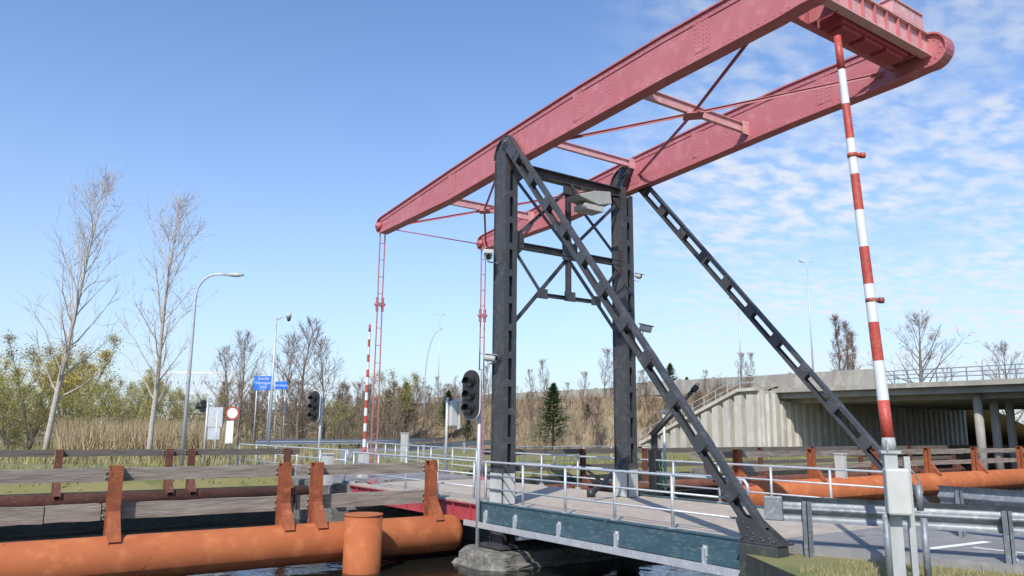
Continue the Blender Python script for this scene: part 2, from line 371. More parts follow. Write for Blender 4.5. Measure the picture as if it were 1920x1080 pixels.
wb.prism([(W/2-.32,-4.6),(W/2,-4.25),(W/2+.32,-4.6),(W/2,-4.95)],2,9.64,9.665)
wb.prism([(W/2-.26,4.83),(W/2,5.1),(W/2+.26,4.83),(W/2,4.5)],2,9.28,9.305)
wb.tube([(.1,8.0,9.03),(W-.1,8.0,9.03)],.022,6)
make(wb,'wind_bracing',RED,bal)
cw=MB()
cw.ibeam((.1,-8.62,10.16),(W-.1,-8.62,10.16),.15,.50,.028)
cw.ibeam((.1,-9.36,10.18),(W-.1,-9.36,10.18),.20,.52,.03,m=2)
for i in range(9):
    xx=.4+i*.44
    cw.box(xx-.008,xx+.008,-8.69,-8.635,9.95,10.38); cw.box(xx-.008,xx+.008,-9.45,-9.375,9.96,10.40)
    for zz in (9.97,10.36): cw.rivet((xx+.12,-8.634,zz),(0,-1,0))
cw.box(1.3,3.75,-9.22,-8.76,9.84,10.36,1)
for i in range(3): cw.box(1.4+i*.8,2.05+i*.8,-9.16,-8.82,9.76,9.838,1)
for xx in (1.0,W-.4): cw.box(xx-.02,xx+.02,-9.32,-8.7,9.92,10.40)
x=2.9
while x<4.05:
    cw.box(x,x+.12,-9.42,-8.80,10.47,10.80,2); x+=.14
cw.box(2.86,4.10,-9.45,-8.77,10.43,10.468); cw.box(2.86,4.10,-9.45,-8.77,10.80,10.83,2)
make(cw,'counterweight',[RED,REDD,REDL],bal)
# leaf
leaf=part('bridge_leaf',DB,'red-edged lifting leaf with tan gritted deck')
for x in (-.40,W+.40):
    lf=MB()
    lf.ibeam((x,.85,-.29),(x,8.95,-.29),.22,.46,.03)
    y=1.2
    while y<8.9: lf.box(x-.1,x+.1,y-.008,y+.008,-.48,-.10); y+=.9
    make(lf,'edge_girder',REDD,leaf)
lf=MB()
for i in range(9): lf.ibeam((-.28,1.1+i*.95,-.3),(W+.28,1.1+i*.95,-.3),.16,.32,.02)
for x in (.6,1.7,2.8,3.8): lf.bar((x,.9,-.11),(x,8.9,-.11),.1,.07)
lf.box(-.28,W+.28,.86,.88,-.5,-.075)
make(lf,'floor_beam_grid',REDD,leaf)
ld=MB(); ld.box(-.50,W+.50,.82,8.96,-.055,.0)
make(ld,'deck_surface',DECK,leaf)
for hx in (0,W):
    h=MB()
    for s in (-1,1):
        h.bar((hx+s*.10,8.2,9.1),(hx+s*.09,8.2,6.35),.028,.05,up=(0,1,0))
        h.bar((hx+s*.09,8.2,6.15),(hx+s*.12,8.2,-.1),.028,.05,up=(0,1,0))
    z=8.5
    while z>.2:
        if abs(z-6.25)>.3: h.bar((hx-.11,8.2,z),(hx+.11,8.2,z),.022,.022)
        z-=.62
    h.box(hx-.16,hx+.16,8.14,8.26,6.19,6.31); h.tube([(hx-.2,8.2,6.25),(hx+.2,8.2,6.25)],.05,8)
    h.box(hx-.14,hx-.07,8.15,8.25,6.0,6.5);h.box(hx+.07,hx+.14,8.15,8.25,6.0,6.5)
    h.box(hx-.16,hx+.16,8.1,8.3,-.15,.12)
    make(h,'hanger',HANG,leaf)
# fixed span
span=part('approach_span',DB,'fixed span with teal edge beams')
for x,s in ((-.47,-1),(W+.47,1)):
    sp=MB()
    sp.box(x-.05,x+.05,-7.88,.74,-.42,.015)
    sp.box(x-.075,x+.075,-7.9,.76,.015,.045)
    sp.box(x-.07,x+.07,-7.88,.74,-.47,-.42)
    for yy in (-6.3,-4.2,-2.1,0): sp.box(x+s*.05-.012,x+s*.05+.012,yy-.03,yy+.03,-.42,.0)
    make(sp,'edge_beam',TEAL,span)
ds=MB(); ds.box(-.415,W+.415,-7.86,.80,-.3,0.0); make(ds,'deck_surface',DECK,span)
us=MB()
for i in range(5): us.ibeam((.2+i,-7.8,-.52),(.2+i,.7,-.52),.2,.42,.02)
for yy in (-7.5,-4,-.5): us.box(-.2,W+.2,yy-.02,yy+.02,-.7,-.34)
make(us,'under_girder_grid',GREY,span)
st=MB(); st.box(-.66,-.60,-7.8,1.25,-.61,-.47)
for yy in (.35,-.95,-2.65,-4.55,-6.9):
    st.box(-.60,-.52,yy-.03,yy+.03,-.56,-.20); st.box(-.545,-.522,yy-.05,yy+.05,-.34,-.16)
    st.rivet((-.545,yy,-.2),(-1,0,0),.02,.02)
make(st,'cable_duct',GALV,span)
# pier
def rough_block(poly,z0,z1,seed,amp=.05):
    rb=random.Random(seed); M=MB(); P=[]
    n=len(poly)
    for i in range(n):
        a=Vector((*poly[i],0));b=Vector((*poly[(i+1)%n],0)); k=max(1,int((b-a).length/.35))
        for q in range(k): P.append(a.lerp(b,q/k))
    c=sum(P,Vector())/len(P); n=len(P); rings=[]
    for z,s in ((z0,1.0),(z0+(z1-z0)*.6,1.0),(z1-.10,.99),(z1-.02,.975),(z1,.95)):
        rings.append([(c.x+(p.x-c.x)*s+rb.uniform(-amp,amp),c.y+(p.y-c.y)*s+rb.uniform(-amp,amp),z+rb.uniform(-amp,amp)*.4) for p in P])
    vs=[v for r in rings for v in r]
    fs=[(r*n+i,r*n+(i+1)%n,(r+1)*n+(i+1)%n,(r+1)*n+i) for r in range(4) for i in range(n)]+[tuple(4*n+i for i in range(n))]
    M.add(vs,fs); return M
pr=rough_block([(-1.10,-.40),(-.75,-.75),(5.2,-.75),(5.6,-.5),(5.6,.85),(5.2,1.1),(-.75,1.1),(-1.10,.8)],-3.0,-1.10,4,.03)
p2=rough_block([(-1.28,-.45),(-.85,-.90),(5.3,-.90),(5.3,1.2),(-.85,1.2),(-1.28,.9)],-3.0,-1.36,5,.04)
pr.add(p2.v,p2.f)
make(pr,'bridge_pier',CONCD,org=(2.2,0,-3),label='stained concrete pier standing in the dark canal water',cat='bridge pier')
ab=MB(); ab.box(-.9,5.4,-9.2,-7.92,-3.0,-.46); ab.box(-.86,-.52,-8.68,-7.92,-3.0,.035); ab.box(W+.52,W+1.1,-9.2,-7.92,-3,.035)
make(ab,'bridge_abutment',QUAY,org=(2.2,-8.5,-3),label='dark damp abutment carrying the brace feet',cat='abutment',bevel=.02)
ab=MB(); ab.box(-1.1,5.5,9.05,13.6,-3.0,-.02); 
make(ab,'bridge_abutment',CONCD,org=(2.2,11,-3),label='concrete abutment where the lifting leaf lands',cat='abutment',bevel=.03)
# ------------------------------------------------------------------ railings
def railing(pts,n_sp,label,h=1.05,post=GALV,hoop=True,zb=0.0):
    o=thing('railing',label,'railing',(pts[0][0],pts[0][1],zb),'galvanised tube railings on the bridge')
    P=[Vector((p[0],p[1],zb)) for p in pts]
    def rail(z,r,ext=0):
        m=MB(); q=[p+Vector((0,0,z)) for p in P]
        if z>.9 and hoop:
            d=(q[0]-q[1]).normalized(); e=(q[-1]-q[-2]).normalized()
            q=[q[0]+d*.16+Vector((0,0,-.32)),q[0]+d*.16+Vector((0,0,-.08)),q[0]+d*.09]+q+[q[-1]+e*.09,q[-1]+e*.16+Vector((0,0,-.08)),q[-1]+e*.16+Vector((0,0,-.32))]
        m.tube(q,r,8); make(m,'rail',GALV,o)
    rail(h,.028); rail(h*.68,.021); rail(h*.36,.021)
    for a,b in zip(P[:-1],P[1:]):
        L=(b-a).length; n=max(1,round(L/n_sp))
        for i in range(n+1):
            if i==n and b is not P[-1]: continue
            p=a+(b-a)*(i/n); m=MB(); m.tube([p,p+Vector((0,0,h-.02))],.032,8)
            m.box(p.x-.06,p.x+.06,p.y-.06,p.y+.06,p.z+.0,p.z+.045+.015)
            make(m,'post',GALV,o)
    return o
railing([(-.46,.50),(-.46,-7.69)],1.637,'three-rail galvanised railing along the fixed span edge')
railing([(W+.46,.50),(W+.46,-7.69)],1.637,'three-rail galvanised railing on the far span edge')
railing([(-.44,8.85),(-.44,1.1)],1.94,'three-rail railing along the lifting leaf edge')
railing([(W+.44,8.85),(W+.44,1.1)],1.94,'three-rail railing on the far leaf edge')
railing([(-.55,9.3),(-.75,13.5),(-1.1,20)],1.9,'pale railing along the far approach road',zb=.06)
railing([(W+.55,9.3),(W+.9,13.5),(W+2.8,24)],1.9,'pale railing lining the far approach',zb=.06)
railing([(W+1.5,9.6),(W+6,13.6),(W+16,14.2)],2.0,'pale railing on the far quay edge',zb=.02)
# ------------------------------------------------------------------ fenders
def fender(y,x0,x1,zc,r,posts,segs,label,near=True,pm=RUST,wm=WOOD,capR=False,zo=0,psz=.25,qm=None,top=None):
    o=thing('canal_fender',label,'fender',((x0+x1)/2,y,zc-r),'steel and timber fenders guiding boats')
    p=MB()
    pts=[(x0,y,zc),(x1,y,zc)];rad=[r,r]
    if capR: pts+= [(x1+.12,y,zc),(x1+.2,y,zc)]; rad+=[r*.93,r*.6]
    p.tube(pts,rad,40)
    if near:
        x=x0
        while x<x1-1.2:
            hx=[]
            for i in range(13):
                a=math.pi*(-.35+1.5*i/12); hx.append((x+1.1*i/12,y-(r+.001)*math.cos(a),zc+(r+.001)*math.sin(a)))
            p.tube(hx,.007,5); x+=2.9
    make(p,'pipe',pm,o)
    top=top or 1.02+zo
    for x in posts:
        q=MB()
        yy=y+.22
        zb=zc+math.sqrt(max(0,r*r-.22**2))-.03
        q.ibeam((x,yy,zb),(x,yy,top),psz,psz,.022,up=(0,1,0))
        q.box(x-psz/2,x+psz/2,yy-psz/2,yy+psz/2,top,top+.02)
        poly=[(yy-.12,zb+.55),(yy-.50,zc+r*.84),(yy-.58,zc+r*.66),(yy-.12,zb-.05)]
        for s in (-psz/2+.02,psz/2-.02): q.prism(poly,0,x+s-.012,x+s+.012)
        q.bar((x,yy-.13,zb+.57),(x,yy-.57,zc+r*.80),psz,.02,up=(0,1,1))
        make(q,'post',qm or pm,o)
    for (a,b,z0,z1) in segs:
        k=MB(); zz=z0+zo; hgt=z1-z0
        x=a; ln=[a]
        while x<b-4.5: x+=R.uniform(3.6,4.4); ln.append(x)
        ln.append(b)
        for s,e in zip(ln[:-1],ln[1:]):
            j=R.uniform(-.015,.015); t0=R.uniform(-.012,.012); t1=R.uniform(-.012,.012)
            n=10; ya,yb=y+.36+j,y+.50+j
            lo=[(s+.012+(e-s-.024)*i/n,zz+.006+R.uniform(-.010,.006)+t0) for i in range(n+1)]
            hi=[(s+.012+(e-s-.024)*i/n,zz+hgt+R.uniform(-.014,.008)+t1) for i in range(n+1)]
            k.prism(lo+hi[::-1],1,ya,yb)
        for xx in posts:
            for zz2 in (zz+hgt*.3,zz+hgt*.7):
                if a<xx<b: k.rivet((xx+.17,y+.345,zz2),(0,-1,0),.028,.03,1); k.rivet((xx-.17,y+.345,zz2),(0,-1,0),.028,.03,1)
        make(k,'plank',[wm,GALVD],o)
    return o
fender(1.96,-26,-.62,-.88,.475,[-16.6,-13.3,-9.0,-5.25,-4.43,-1.15],
       [(-26,-9.2,.70,.98),(-9.18,-4.95,.70,.98),(-4.85,-.85,.70,.98),(-26,-9.2,-.12,.24),(-9.18,-4.95,-.12,.24),(-4.85,-.85,-.12,.24)],
       'orange rusted pipe fender carrying posts and grey planks',capR=True,qm=RUSTP)
fender(2.0,11.0,62,-.42,.50,[11.9,16.5,21.2,25.7,30.4,35.6,40.5,46,52,58],
       [(9.6,62,.72,.95),(9.6,62,.2,.42)],'rusted pipe fender with posts receding under the overpass',zo=.2,qm=RUSTP)
fender(10.9,-34,-1.3,-.46,.30,[-30,-26,-22,-18,-13.6,-9.2,-6.0,-5.3,-2.0],
       [(-34,-9.3,.92,1.14),(-9.2,-1.5,.92,1.14)],'dark rusted pipe fender beside the opposite bank',pm=RUSTD,wm=WOODD,psz=.2,top=1.13)
fender(10.9,6.5,60,-.75,.25,[8,12,16,20.5,25,30,35,41,47,53],
       [(6.5,60,.80,1.05),(6.5,60,.10,.33)],'dark rusted pipe fender running past the far quay',pm=RUSTD,wm=WOODD,psz=.2)
pl=MB(); pl.tube([(-3.68,.96,-3),(-3.68,.96,-.17)],.45,40); pl.tube([(-3.68,.96,-.18),(-3.68,.96,-.14)],.462,40)
make(pl,'mooring_pile',RUST,org=(-3.68,.96,-3),label='thick rusted steel pile standing in front of the pipe',cat='pile')
# ------------------------------------------------------------------ barrier poles
def barrier(base,top,n,rad,label,house=True):
    o=thing('barrier',label,'barrier',(base[0],base[1],-.1),'raised red and white barriers')
    b=Vector(base);t=Vector(top); m=MB()
    for i in range(n):
        r0=rad*(1-.35*i/n); r1=rad*(1-.35*(i+1)/n)
        m.tube([b+(t-b)*(i/n),b+(t-b)*((i+1)/n)],[r0,r1],16,m=i%2,cap=(i in(0,n-1)))
    make(m,'barrier_arm',[REDP,WHITE],o)
    return o
BX,BY=-1.25,-10.93
bo=barrier((BX,BY,1.80),(BX-.24,BY+.2,7.98),11,.082,'raised red and white barrier on a galvanised post with cabinet')
d=Vector((-.24,.2,6.18)).normalized()
for f,mm in ((.685,REDP),(.325,COLR)):
    c=MB()
    p=Vector((BX,BY,1.8))+Vector((-.24,.2,6.18))*f
    c.tube([p,p+Vector((.11,-.08,.0))],.035,10); c.tube([p+Vector((.10,-.07,0)),p+Vector((.15,-.11,0))],.045,10)
    c.tube([p-d*.03,p+d*.03],.074,14)
    make(c,'warning_lamp',mm,bo)
def rbox(m,cx,cy,w,dp,z0,z1,mi=0,a=None):
    """box turned to the barrier's own heading"""
    a=math.radians(-48) if a is None else a
    ca,sa=math.cos(a),math.sin(a); vs=[]
    for z in (z0,z1):
        for sx,sy in ((-1,-1),(1,-1),(1,1),(-1,1)):
            X=sx*w/2;Y=sy*dp/2; vs.append((cx+X*ca-Y*sa,cy+X*sa+Y*ca,z))
    m.add(vs,[(0,3,2,1),(4,5,6,7),(0,1,5,4),(1,2,6,5),(2,3,7,6),(3,0,4,7)],mi)
c=MB()
rbox(c,BX,BY,.17,.14,-.15,1.62); rbox(c,BX+.14,BY-.16,.08,.08,-.15,1.58)
rbox(c,BX,BY,.26,.20,1.62,1.66); c.tube([(BX,BY,1.66),(BX,BY,1.84)],[.1,.085],12)
rbox(c,BX-.07,BY+.0,.02,.16,1.66,1.80); rbox(c,BX+.07,BY-.03,.02,.16,1.66,1.80)
make(c,'support_post',[POSTM],bo)
c=MB(); c.tube([(BX-.16,BY+.03,-.15),(BX-.16,BY+.03,.8)],.045,12); c.tube([(BX+.25,BY-.28,-.15),(BX+.25,BY-.28,.75)],.045,12); make(c,'base_pipe',GALVD,bo)
c=MB(); rbox(c,BX-.10,BY-.13,.31,.22,.80,1.42)
make(c,'cabinet',OFFW,bo,bevel=.03)
c=MB(); rbox(c,BX-.165,BY-.205,.12,.012,1.02,1.12,0); c.tube([(BX+.13,BY-.15,1.5),(BX+.2,BY-.26,1.3),(BX+.24,BY-.30,1.1),(BX+.2,BY-.26,.95)],.012,6)
c.tube([(BX+.22,BY-.26,.85),(BX+.22,BY-.26,1.2)],.045,10)
make(c,'conduit',GALVD,bo)
p=site(687,30); bo=barrier((p.x,p.y,.9),(p.x+.02,p.y,5.85),17,.07,'slender raised red and white barrier beside the leaf end')
c=MB(); c.box(p.x-.16,p.x+.16,p.y-.16,p.y+.16,0.05,1.0); make(c,'cabinet',OFFW,bo,bevel=.02)
# ------------------------------------------------------------------ guard rails
PROF=[(0,.205),(.03,.20),(.10,.155),(.105,.08),(.035,.03),(.0,0),(.035,-.03),(.105,-.08),(.10,-.155),(.03,-.20),(0,-.205)]
def armco(pts,zc,posts,label,side=1,zg=-.13,mt=GALVD):
    o=thing('guard_rail',label,'guard rail',(pts[0][0],pts[0][1],zg),'galvanised guard rails by the road')
    m=MB(); P=[Vector((p[0],p[1],0)) for p in pts]; rows=[]
    for i,p in enumerate(P):
        d=(P[min(i+1,len(P)-1)]-P[max(i-1,0)]).normalized(); n=Vector((-d.y,d.x,0))*side
        rows.append([p+n*(-a)+Vector((0,0,zc+z)) for a,z in PROF])
    for off in (0,.006):
        for r0,r1 in zip(rows[:-1],rows[1:]):
            k=len(PROF); vs=[v+Vector((off,off,0)) for v in r0+r1]
            m.add(vs,[(j,j+1,k+j+1,k+j) for j in range(k-1)],0,True)
    make(m,'beam',mt,o)
    for t in posts:
        a=P[0];b=P[-1];q=a+(b-a)*t
        d=(b-a).normalized(); n=Vector((-d.y,d.x,0))*side
        s=MB(); q=q+n*.08; s.box(q.x-.07,q.x+.07,q.y-.05,q.y-.040,zg-.1,zc+.14); s.box(q.x-.07,q.x+.07,q.y+.040,q.y+.05,zg-.1,zc+.14); s.box(q.x-.07,q.x-.060,q.y-.05,q.y+.05,zg-.1,zc+.14)
        s.rivet(q-n*.15+Vector((0,0,zc)),-n,.03,.03)
        make(s,'post',mt,o)
    return o
G=armco([(-.42,-8.35),(1.45,-11.95),(3.1,-15.2)],.62,[.07,.44,.8],'weathered guard rail leading off the bridge',side=-1)
c=MB(); rbox(c,-.44,-8.36,.30,.14,.42,.82,a=math.radians(-62)); make(c,'end_terminal',GALVD,G,bevel=.02)
armco([(3.75,-9.05),(3.72,-12),(3.7,-18)],.70,[.05,.3,.6,.9],'guard rail dividing the road and the path',side=-1,zg=-.0)
armco([(30,44),(20,36),(12,28)],.7,[.1,.3,.5,.7,.9],'pale guard rail along the far road bend',side=1,zg=0,mt=GALV)
armco([(36,62),(22,50),(8,46)],.7,[.1,.3,.5,.7,.9],'pale guard rail below the embankment',side=1,zg=0,mt=GALV)
# ------------------------------------------------------------------ signals, signs, lamps
def pole(m,p,h,r0,r1=None,n=10,mi=0): m.tube([(p[0],p[1],p[2]),(p[0],p[1],p[2]+h)],[r0,r1 or r0],n,m=mi)
def stadium(cy,cz,w,h,n=8):
    r=w/2; P=[]
    for i in range(n+1): a=math.pi*i/n; P.append((cy+r*math.cos(a),cz+h/2-r+r*math.sin(a)))
    for i in range(n+1): a=math.pi+math.pi*i/n; P.append((cy+r*math.cos(a),cz-h/2+r+r*math.sin(a)))
    return P
def ship_signal(x,y,z,zg,label,h=1.3):
    o=thing('ship_signal',label,'traffic light',(x+.24,y-.12,zg),'ship signals with three lamps')
    m=MB(); w=h*.42
    m.prism(stadium(y,z,w,h),0,x-.02,x+.01); make(m,'backboard',BLACK,o)
    m=MB(); m.prism(stadium(y,z,w+.05,h+.05),0,x+.012,x+.03); make(m,'backboard_rim',WHITE,o)
    for k in (-1,0,1):
        m=MB(); zz=z+k*h*.27; r=h*.10
        m.tube([(x-.02,y,zz),(x-.10,y,zz)],r*1.08,16)
        ring=[math.radians(-20+220*i/8) for i in range(9)]
        for a,b in zip(ring[:-1],ring[1:]):
            m.add([(x-.1,y+r*math.cos(a),zz+r*math.sin(a)),(x-.1,y+r*math.cos(b),zz+r*math.sin(b)),(x-.26,y+r*math.cos(b),zz-.03+r*math.sin(b)),(x-.26,y+r*math.cos(a),zz-.03+r*math.sin(a))],[(0,1,2,3)],0,True)
        m.tube([(x-.10,y,zz),(x-.112,y,zz)],r*.92,16,m=1)
        make(m,'lamp',[BLACK,LENS],o)
    m=MB(); m.tube([(x+.24,y-.12,zg),(x+.24,y-.12,z+h*.5)],.055,12)
    for k in (-.3,.3): m.bar((x+.02,y,z+k*h),(x+.24,y-.12,z+k*h),.05,.05)
    make(m,'pole',GALV,o)
    o.rotation_euler=(0,0,.38)
ship_signal(-.88,.70,2.80,-1.4,'black three-lamp ship signal on a pale pole beside tower')
p=site(590,31.5); ship_signal(p.x,p.y,2.72,0,'black three-lamp ship signal on the opposite bank',h=1.25)
p=site(840,33); o=thing('road_signal','pale road signal housing seen from behind on a pole','traffic light',p)
m=MB(); pole(m,p,3.2,.06); make(m,'pole',GALV,o)
m=MB(); m.box(p.x+.08,p.x+.40,p.y-.22,p.y+.03,2.0,3.05); make(m,'signal_housing',OFFW,o,bevel=.04)
m=MB(); m.box(p.x+.41,p.x+.44,p.y-.36,p.y+.14,1.9,3.15); make(m,'backboard',OFFW,o)
# curved street lamp
p=site(349,37); o=thing('street_lamp','tall grey street lamp with curved arm on the bank','street lamp',p)
m=MB(); q=Vector(p); arm=[q,q+Vector((0,0,5)),q+Vector((0,0,8.0))]
ax=rr
for i in range(1,8):
    a=math.radians(90*i/7); arm.append(q+Vector((0,0,8.0))+ax*(1.0*(1-math.cos(a)))+Vector((0,0,1.15*math.sin(a))))
arm.append(arm[-1]+ax*.5+Vector((0,0,-.02)))
m.tube(arm,[.10,.085,.07]+[.05]*8,10); make(m,'mast',GALV,o)
e=arm[-1]; m=MB(); m.tube([e-ax*.05,e+ax*.1,e+ax*.45,e+ax*.75],[.05,.09,.11,.05],10); make(m,'lamp_head',OFFW,o)
# camera mast
p=site(508,56); o=thing('camera_mast','slim pale mast with a surveillance camera on top','camera mast',p)
m=MB(); pole(m,p,9.7,.11,.07); t=Vector(p)+Vector((0,0,9.5)); m.tube([t,t+rr*.5+Vector((0,0,.3)),t+rr*.9+Vector((0,0,.25))],.04,8); make(m,'mast',GALV,o)
m=MB(); t2=t+rr*.9; m.tube([t2+Vector((0,0,.55)),t2+Vector((0,0,.2))],[.16,.18],12); m.tube([t2+Vector((0,0,.2)),t2,t2+Vector((0,0,-.06))],[.15,.12,.04],12,m=1); make(m,'camera_housing',[OFFW,LENS],o)
def hmast(b,D,ztop,z0,arm,label):
    p=site(b,D,z0); o=thing('motorway_lamp',label,'street lamp',p,'tall motorway lamps'); m=MB()
    q=Vector(p); h=ztop-z0; m.tube([q,q+Vector((0,0,h))],[.13,.06],8); make(m,'mast',GALV,o)
    m=MB(); t=q+Vector((0,0,h))
    for s in arm: m.bar(t,t+rr*(s*.7)+Vector((0,0,.35)),.05,.05); m.bar(t+rr*(s*.4)+Vector((0,0,.25)),t+rr*(s*1.0)+Vector((0,0,.5)),.3,.12)
    make(m,'lamp_head',OFFW,o)
hmast(1534,95,22.5,5,(-1,1),'tall twin-headed motorway lamp behind the overpass')
hmast(1397,85,16,5,(-1,),'tall single motorway lamp above the wing wall')
hmast(822,130,20.5,3,(-1,1),'tall twin-headed motorway lamp far off beyond trees')
p=site(797,95,2); o=thing('motorway_lamp','far curved motorway lamp above the embankment','street lamp',p,'tall motorway lamps')
m=MB(); q=Vector(p); pts=[q,q+Vector((0,0,6))]+[q+Vector((0,0,6+6*math.sin(math.radians(a))))+rr*(1.9*(1-math.cos(math.radians(a)))) for a in range(15,91,15)]
m.tube(pts,[.12]+[.07]*7,8); make(m,'mast',GALV,o)
# round prohibition sign, blank plates
p=site(437,36); o=thing('round_road_sign','round white sign with red ring above a white plate','road sign',p); q=Vector(p); back=Vector((math.cos(yaw),math.sin(yaw),0))
def disc(m,c,r,n,off,mi,k=28): c=c-back*off; m.add([c+rr*(r*math.cos(2*math.pi*i/k))+Vector((0,0,r*math.sin(2*math.pi*i/k))) for i in range(k)],[tuple(range(k))],mi)
m=MB(); m.tube([q+back*.03,q+back*.03+Vector((0,0,2.9))],.035,8); make(m,'pole',GALV,o)
m=MB(); c0=q+Vector((0,0,2.5)); m.tube([c0,c0-back*.02],.31,28,m=0); disc(m,c0,.30,0,.024,0); disc(m,c0,.235,0,.028,1); make(m,'sign_face',[REDP,WHITE],o)
m=MB(); c1=q+Vector((0,0,1.65))-rr*.08; m.bar(c1-Vector((0,0,.5)),c1+Vector((0,0,.5)),.34,.02,up=back); make(m,'plate',WHITE,o)
p=site(400,34); o=thing('sign_post','grey backs of two signs with a small dark signal','road sign',p); q=Vector(p)
m=MB(); m.tube([q-rr*.25,q-rr*.25+Vector((0,0,3.1))],.045,8); m.tube([q+rr*.2,q+rr*.2+Vector((0,0,2.7))],.035,8); make(m,'pole',GALV,o)
m=MB(); c1=q+Vector((0,0,2.3))+rr*.12; m.bar(c1-Vector((0,0,.42)),c1+Vector((0,0,.42)),.62,.02,up=back)
c1=q+Vector((0,0,1.6))+rr*.1; m.bar(c1-Vector((0,0,.25)),c1+Vector((0,0,.25)),.52,.02,up=back); make(m,'sign_panel',GALV,o)
m=MB(); c1=q+Vector((0,0,2.75))-rr*.45; m.tube([c1-rr*.25,c1+rr*.12],[.14,.1],10); m.box(c1.x-.1,c1.x+.1,c1.y-.1,c1.y+.1,c1.z-.25,c1.z+.25); make(m,'signal_head',BLACK,o)
def text_mesh(s,size,pos,parent,matr):
    cu=bpy.data.curves.new('t','FONT'); cu.body=s; cu.size=size; cu.align_x='CENTER'; cu.align_y='CENTER'
    to=bpy.data.objects.new('t',cu); COL.objects.link(to); bpy.context.view_layer.update()
    me=bpy.data.meshes.new_from_object(to.evaluated_get(bpy.context.evaluated_depsgraph_get())); bpy.data.objects.remove(to)
    me.materials.clear(); me.materials.append(matr)
    o=bpy.data.objects.new('lettering',me); COL.objects.link(o); o.parent=parent
    o.matrix_local=Matrix.Translation(Vector(pos)-Vector(parent['_w']))@Matrix(((rr.x,0,-back.x,0),(rr.y,0,-back.y,0),(0,1,0,0),(0,0,0,1)))
    return o
for b,D,wd,hg,lines in ((491,64,1.5,1.12,('Zwolle','Nijmegen','A50')),(525,66,1.05,.62,('Arnhem',))):
    p=site(b,D,0); o=thing('motorway_sign','blue motorway direction sign with white place names','road sign',p,'blue direction signs'); q=Vector(p)
    zc=1.9+D*(805-(727 if b<500 else 731))/1459*1.03
    m=MB(); cc=q+Vector((0,0,zc)); m.bar(cc-rr*wd/2,cc+rr*wd/2,.05,hg,m=0); make(m,'sign_panel',BLUE,o)
    m=MB()
    for s in (-1,1): m.tube([q+back*.08+rr*(s*wd*.35),q+back*.08+rr*(s*wd*.35)+Vector((0,0,zc+hg/2))],.05,8)
    make(m,'post',GALV,o)
    for i,t in enumerate(lines): text_mesh(t,.33,cc-back*.035+Vector((0,0,(len(lines)-1)*.175-i*.35)),o,WHITE)
# white gantry truss
p=site(365,120,0); o=thing('sign_gantry','white lattice gantry spanning the distant motorway','gantry',p); q=Vector(p); m=MB()
for dz in (6.8,10.0):
    for dy in (0,1.6): m.bar(q-rr*6.5+back*dy+Vector((0,0,dz)),q+rr*6+back*dy+Vector((0,0,dz)),.22,.22)
for i in range(11):
    x0=-6.5+i*1.2
    for dy in (0,1.6): m.bar(q+rr*x0+back*dy+Vector((0,0,6.8 if i%2 else 10.0)),q+rr*(x0+1.2)+back*dy+Vector((0,0,10.0 if i%2 else 6.8)),.13,.13)
make(m,'truss',WHITE,o); m=MB()
for s in (-6.3,5.8): m.bar(q+rr*s,q+rr*s+Vector((0,0,6.8)),.3,.3)
make(m,'leg',WHITE,o)
# tower mounted devices
def device(kind,name,pos,dirv,label,L=.38,r=.09,arm=None):
    o=thing(name,label,'camera',pos,'surveillance cameras on the bridge tower'); q=Vector(pos);d=Vector(dirv).normalized(); m=MB()
    m.tube([q,q+d*.05,q+d*L*.8,q+d*L],[r*.6,r,r,r*.85],10); m.bar(q-d*.02+Vector((0,0,r)),q+d*(L+.08)+Vector((0,0,r)),r*2.2,.015); make(m,'camera_housing',OFFW,o)
    m=MB(); m.tube([q+d*L,q+d*(L+.01)],r*.6,10); make(m,'lens',LENS,o)
    if arm is not None:
        m=MB(); m.tube([q+d*.1+Vector((0,0,-r)),q+d*.1+Vector((0,0,-r-.08)),Vector(arm)],.022,6); make(m,'bracket',GALV,o)
device('c','security_camera',(-.60,.36,6.62),(-.3,-.5,-.25),'off-white camera bracketed to the dark column',arm=(-.36,.2,6.35),L=.42,r=.12)
device('c','security_camera',(-.70,.3,3.78),(.4,-.75,-.12),'off-white camera low on the dark column',arm=(-.36,.1,3.68),L=.36,r=.10)
device('c','security_camera',(W+.02,-.20,6.55),(.3,-.6,-.2),'small yellowed camera on the far column',arm=(W-.02,-.05,6.45),L=.2,r=.08)
device('c','security_camera',(W+.06,-.30,4.95),(.6,-.6,-.2),'white camera projecting from the far column',arm=(W-.02,-.05,4.8),L=.36,r=.11)
o=thing('floodlight','large galvanised floodlight box hung under the tower beam','floodlight',(2.2,-.5,8.5)); m=MB(); FX=-.95
m.prism([(2.6+FX,8.46),(3.45+FX,8.30),(3.95+FX,8.42),(3.90+FX,8.78),(3.3+FX,8.70)],1,-.75,-.15); make(m,'lamp_housing',POSTM,o,bevel=.02)
m=MB(); m.box(2.95+FX,3.65+FX,-.72,-.2,8.12,8.29); make(m,'control_gear',OFFW,o,bevel=.01)
for hx_ in (3.4,3.0):
    m=MB(); m.bar((hx_+FX,.0,9.02),(hx_+FX,-.4,8.6),.05,.05); make(m,'bracket',GREY,o)
